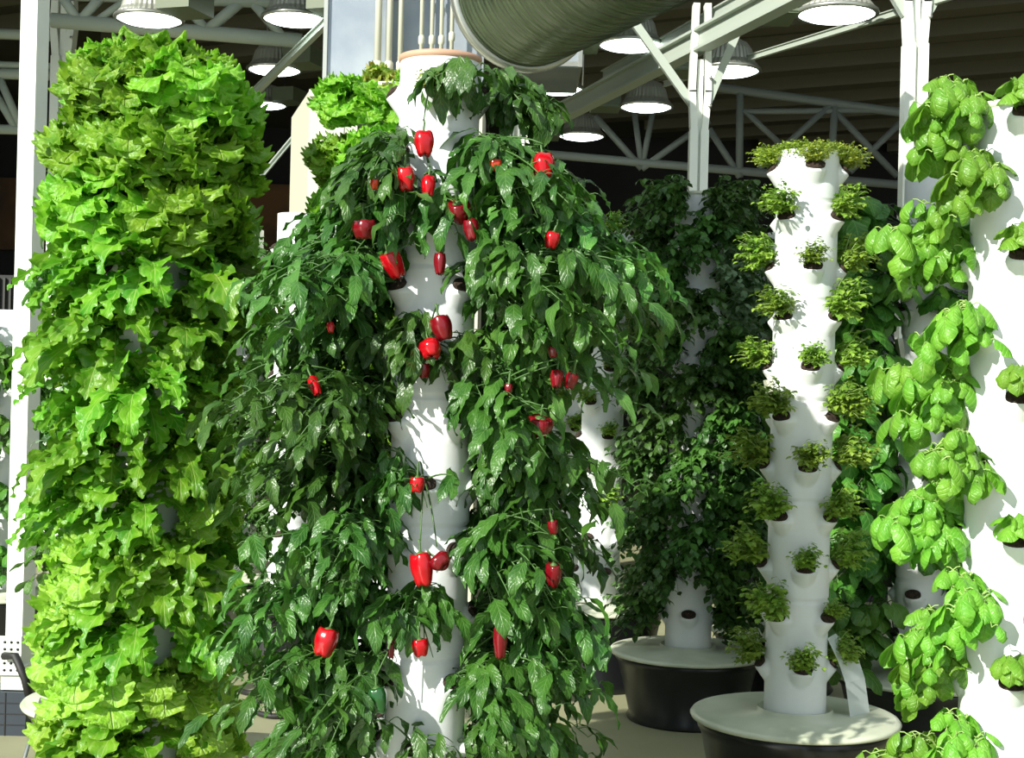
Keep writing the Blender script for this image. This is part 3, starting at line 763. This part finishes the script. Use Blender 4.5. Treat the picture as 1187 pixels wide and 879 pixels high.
# ------------------------------------------------------------------ bell peppers and their bushes (P)
PEPPERS = [(491, 167, 24, 28, 0, 'r'), (470, 208, 22, 27, 0, 'r'), (497, 217, 16, 24, .2, 'r'), (434, 214, 10, 12, 0, 'o'), (629, 194, 26, 27, .3, 'r'),
    (530, 247, 28, 25, -.6, 'd'), (545, 267, 19, 24, 0, 'd'), (422, 266, 28, 22, 0, 'd'), (449, 308, 24, 32, -.5, 'r'), (510, 306, 14, 25, .1, 'd'),
    (642, 279, 18, 19, .2, 'r'), (508, 381, 25, 28, -.3, 'd'), (497, 407, 27, 20, .5, 'r'), (491, 430, 15, 17, 0, 'd'), (361, 450, 13, 24, .6, 'r'),
    (641, 408, 11, 14, 0, 'd'), (646, 440, 15, 20, .3, 'd'), (665, 442, 16, 19, -.4, 'd'), (627, 496, 32, 24, -.3, 'd'), (590, 452, 10, 13, 0, 'd'),
    (484, 562, 18, 18, 0, 'r'), (487, 660, 27, 38, 0, 'r'), (506, 655, 26, 15, 1.0, 'd'), (382, 745, 27, 32, .3, 'r'), (486, 751, 20, 20, 0, 'r'),
    (580, 745, 16, 36, 0, 'd'), (642, 668, 20, 28, -.3, 'd'), (453, 750, 9, 26, 0, 'd'), (383, 380, 9, 12, .2, 'r'), (574, 192, 16, 14, 0, 'o'), (436, 812, 24, 30, 0, 'g'), (640, 612, 12, 16, 0, 'd')]
def pepper_mesh(w, h, seed, mat):
    rn = random.Random(seed); mb = MB(); n = 28; rows = 14; vs = []; fs = []; lob = rn.choice((3, 4, 4)); ph = rn.random() * 6
    for i in range(rows + 1):
        t = i / rows; z = -h * t
        pr = (math.sin(PI * min(1, max(0, t * .86 + .10))) ** .38) if 0 < i < rows else 0
        taper = 1 - .22 * t
        for k in range(n):
            a = 2 * PI * k / n; g = 1 + .11 * abs(math.cos(lob * .5 * a + ph)) - .08
            zz = z - (.10 * h * abs(math.cos(lob * .5 * a + ph)) if i >= rows - 3 else 0) + (.05 * h * abs(math.cos(lob * .5 * a + ph)) if i <= 2 else 0)
            r = w * .5 * pr * taper * g
            if i == 0: r = w * .10; zz = -.08 * h
            if i == rows: r = w * .05; zz = z * .94
            vs.append((r * math.cos(a), r * math.sin(a), zz))
    for i in range(rows):
        for k in range(n): fs.append((i * n + k, (i + 1) * n + k, (i + 1) * n + (k + 1) % n, i * n + (k + 1) % n))
    fs.append(tuple(rows * n + k for k in range(n))); mb.add(vs, fs)
    return mb
PYd = 3.50
pep_pts = []
for (px, py, wp, hp, tl, kd) in PEPPERS:
    dx = abs(px - 503); Yp = 3.52 if dx < 60 else 3.50
    p = at(px, py - hp * .5, Yp); pep_pts.append(p)
pep_zone = [(at(q[0], q[1], 3.5), max(q[2], q[3]) * .5 / F * 3.5 * .75) for q in PEPPERS]
# gaps where the white tube shows between the bushes
GAPS = [((466, 62, 545, 150), .45), ((464, 225, 545, 345), .35), ((470, 150, 560, 225), .4), ((480, 335, 552, 400), .4), ((472, 470, 548, 600), .86), ((452, 600, 540, 700), .40), ((455, 700, 545, 879), .80)]
gp = []
for (x0, y0, x1, y1), pr in GAPS:
    A = at(x0, y0, 3.55); B = at(x1, y1, 3.55); gp.append((A.x, B.x, B.z, A.z, pr))
def keeper(org):
    def k(q, rn):
        w_ = org + q
        if w_.y < 3.66:
            for (zp, r) in pep_zone:
                if abs(w_.x - zp.x) < r and abs(w_.z - zp.z) < r + .01: return False
            for (x0, x1, z0, z1, pr) in gp:
                if x0 < w_.x < x1 and z0 < w_.z < z1 and rn.random() < pr: return False
        return True
    return k
# horizontal reach (m) of the bushes per row, bottom to top
RL = [.30, .48, .50, .44, .46, .50, .42, .43, .43, .17, .0]
RR = [.44, .40, .42, .42, .52, .36, .54, .62, .58, .38, .20]
root, x, Y, lz, H, cups = TW['P']
bushes = []
rnp = random.Random(77)
for (k, th, z) in cups:
    side = 1 if th > 0 else -1; ath = abs(th)
    reach = (RR if side > 0 else RL)[k]
    org = cup_pos('P', th, z)
    if ath < .35:      # front cups: small sprigs only
        bushes.append([k, th, org, None, 'front']); continue
    if ath > 2.6 or (k == 10 and side < 0): continue
    if 1.0 > ath:      # front diagonal cups lean sideways
        d = Vector((side, -.55, 0)).normalized()
    elif ath < 2.0: d = Vector((side, -.05, 0)).normalized()
    else: d = Vector((side, .25, 0)).normalized()
    bushes.append([k, th, org, (d, reach), 'side'])
# assign each fruit to the bush whose crown is nearest
crown = []
for bu in bushes:
    k, th, org, dd, kind = bu
    crown.append(org if dd is None else org + dd[0] * dd[1] * .5)
own = {i: [] for i in range(len(bushes))}
for j, p in enumerate(pep_pts):
    i = min(range(len(bushes)), key=lambda q: (crown[q] - p - Vector((0, 0, .03))).length if bushes[q][1] > -2 else 9)
    own[i].append(j)
for i, (k, th, org, dd, kind) in enumerate(bushes):
    rn = random.Random(300 + i); fr = own[i]
    ex = [pep_pts[j] - org + Vector((0, 0, .028)) for j in fr]
    if kind == 'front':
        if not fr and k in (4, 1): continue
        out = Vector((math.sin(th), -math.cos(th), 0))
        fo, st = shrub(rn, out, (.06, .0), (.06, .17, .11 if k < 10 else .06), 4 if k == 10 else 17 if k in (6, 2, 8) else 9, 8, lf_pep, .003, .35, .06, .9, .025, keep=keeper(org), extra=ex)
    else:
        d, reach = dd
        rh = max(.09, reach * .48)
        nb = int(9 + 22 * reach)
        if k == 10 and th > 0:
            fo, st = shrub(rn, d, (.07, -.03), (.13, .10, .13), 12, 8, lf_pep, .004, .35, .06, .7, .025, keep=keeper(org), extra=ex)
        else:
            fo, st = shrub(rn, d, (reach * .50, -.15 if (side < 0 and k >= 8) else -.05), (rh, .19, .10 if k >= 8 else .13), nb, 13, lf_pep, .0036, .25, .12, .62, .03, keep=keeper(org), extra=ex)
    e = empty('pepper_plant', org, 'pepper plant with dark glossy leaves, %s row, %s of pepper tower' % (tiername(k, 11), sidename(th)), 'pepper plant', 'pepper plants on the centre tower')
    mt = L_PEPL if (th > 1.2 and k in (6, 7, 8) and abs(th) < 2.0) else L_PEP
    fo.build('foliage', mt, e); st.build('stem', M_STEMG, e)
    for j in fr:
        px, py, wp, hp, tl, kd = PEPPERS[j]; p = pep_pts[j]
        mt = {'r': M_RED, 'd': M_DRED, 'o': M_ORED, 'g': M_GPEP}[kd]
        w_ = wp / F * p.y * 1.1; h_ = hp / F * p.y * 1.02
        o = pepper_mesh(w_, h_, 500 + j, mt).build('bell_pepper', mt, e, True, p - org); o.rotation_euler = (rn.uniform(-.25, .1), tl, rn.uniform(0, 3))
        if kd == 'g': o['label'] = 'unripe green bell pepper'
        s2 = MB(); s2.tube([(0, 0, -.012), (.001, 0, .008), (.004, 0, .022), (.002, 0, .032)], .0028, 6)
        s2.lathe([(.001, -.004), (w_ * .22, -.0045), (w_ * .16, -.001), (.003, .003)], 10); s2.build('calyx', M_STEMG, o)
# pale moss tuft in the top front cup of the pepper tower
p = at(505, 84, 3.6)
plant(HB, EY[0], (p.x, 3.63, p.z - .05), -PI / 2, 'yellow green moss tuft in the top cup of pepper tower', 'herb', None, .8)

# ------------------------------------------------------------------ clear bent plate on the herb tuft tower's lid
lz = TW['E'][3] + .012
p0 = at(1003, 828, 4.86); bx = p0.x; by = 4.86
m = MB(); t = .004
prof = [(.075, 0), (.040, .11), (.010, .165), (-.04, .25), (-.055, .262)]
vs = []
pts = [(-.03, 0), (-.03 - .02, .12), (-.075, .19), (-.115, .27)]
W2 = .085
for (dx, dz) in pts:
    for (sx, sy) in ((0, -.04), (W2 if dz < .2 else W2 * .55, .05)):
        for tt in (0, t): vs.append((dx + sx + tt, sy + tt, dz))
fs = []
for i in range(len(pts) - 1):
    a = i * 4; c = a + 4; fs += [(a, a + 2, c + 2, c), (a + 1, c + 1, c + 3, a + 3), (a, c, c + 1, a + 1), (a + 2, a + 3, c + 3, c + 2)]
fs += [(0, 1, 3, 2), (12, 14, 15, 13)]
m.add(vs, fs)
o = m.build('splash_guard', M_ACRYL, None, False, (bx - .03, by, lz - .004)); tag(o, 'bent translucent plastic plate standing on the herb tower lid', 'splash guard')
# white hinged label clips on the towers
for (key, px, py, lb) in (('E', 888, 455, 'left side of the herb tuft tower'), ('F', 1040, 405, 'left side of the middle right tower')):
    Yk = TW[key][2]; p = at(px, py, Yk)
    m = MB(); m.box((0, 0, 0), (.022, .06, .085), R=Matrix.Rotation(-.2, 3, 'Y')); o = m.build('label_clip', M_CREAM, TW[key][0], False)
    o.location = p - TW[key][0].location
    o.location.x = -(RT + .006)
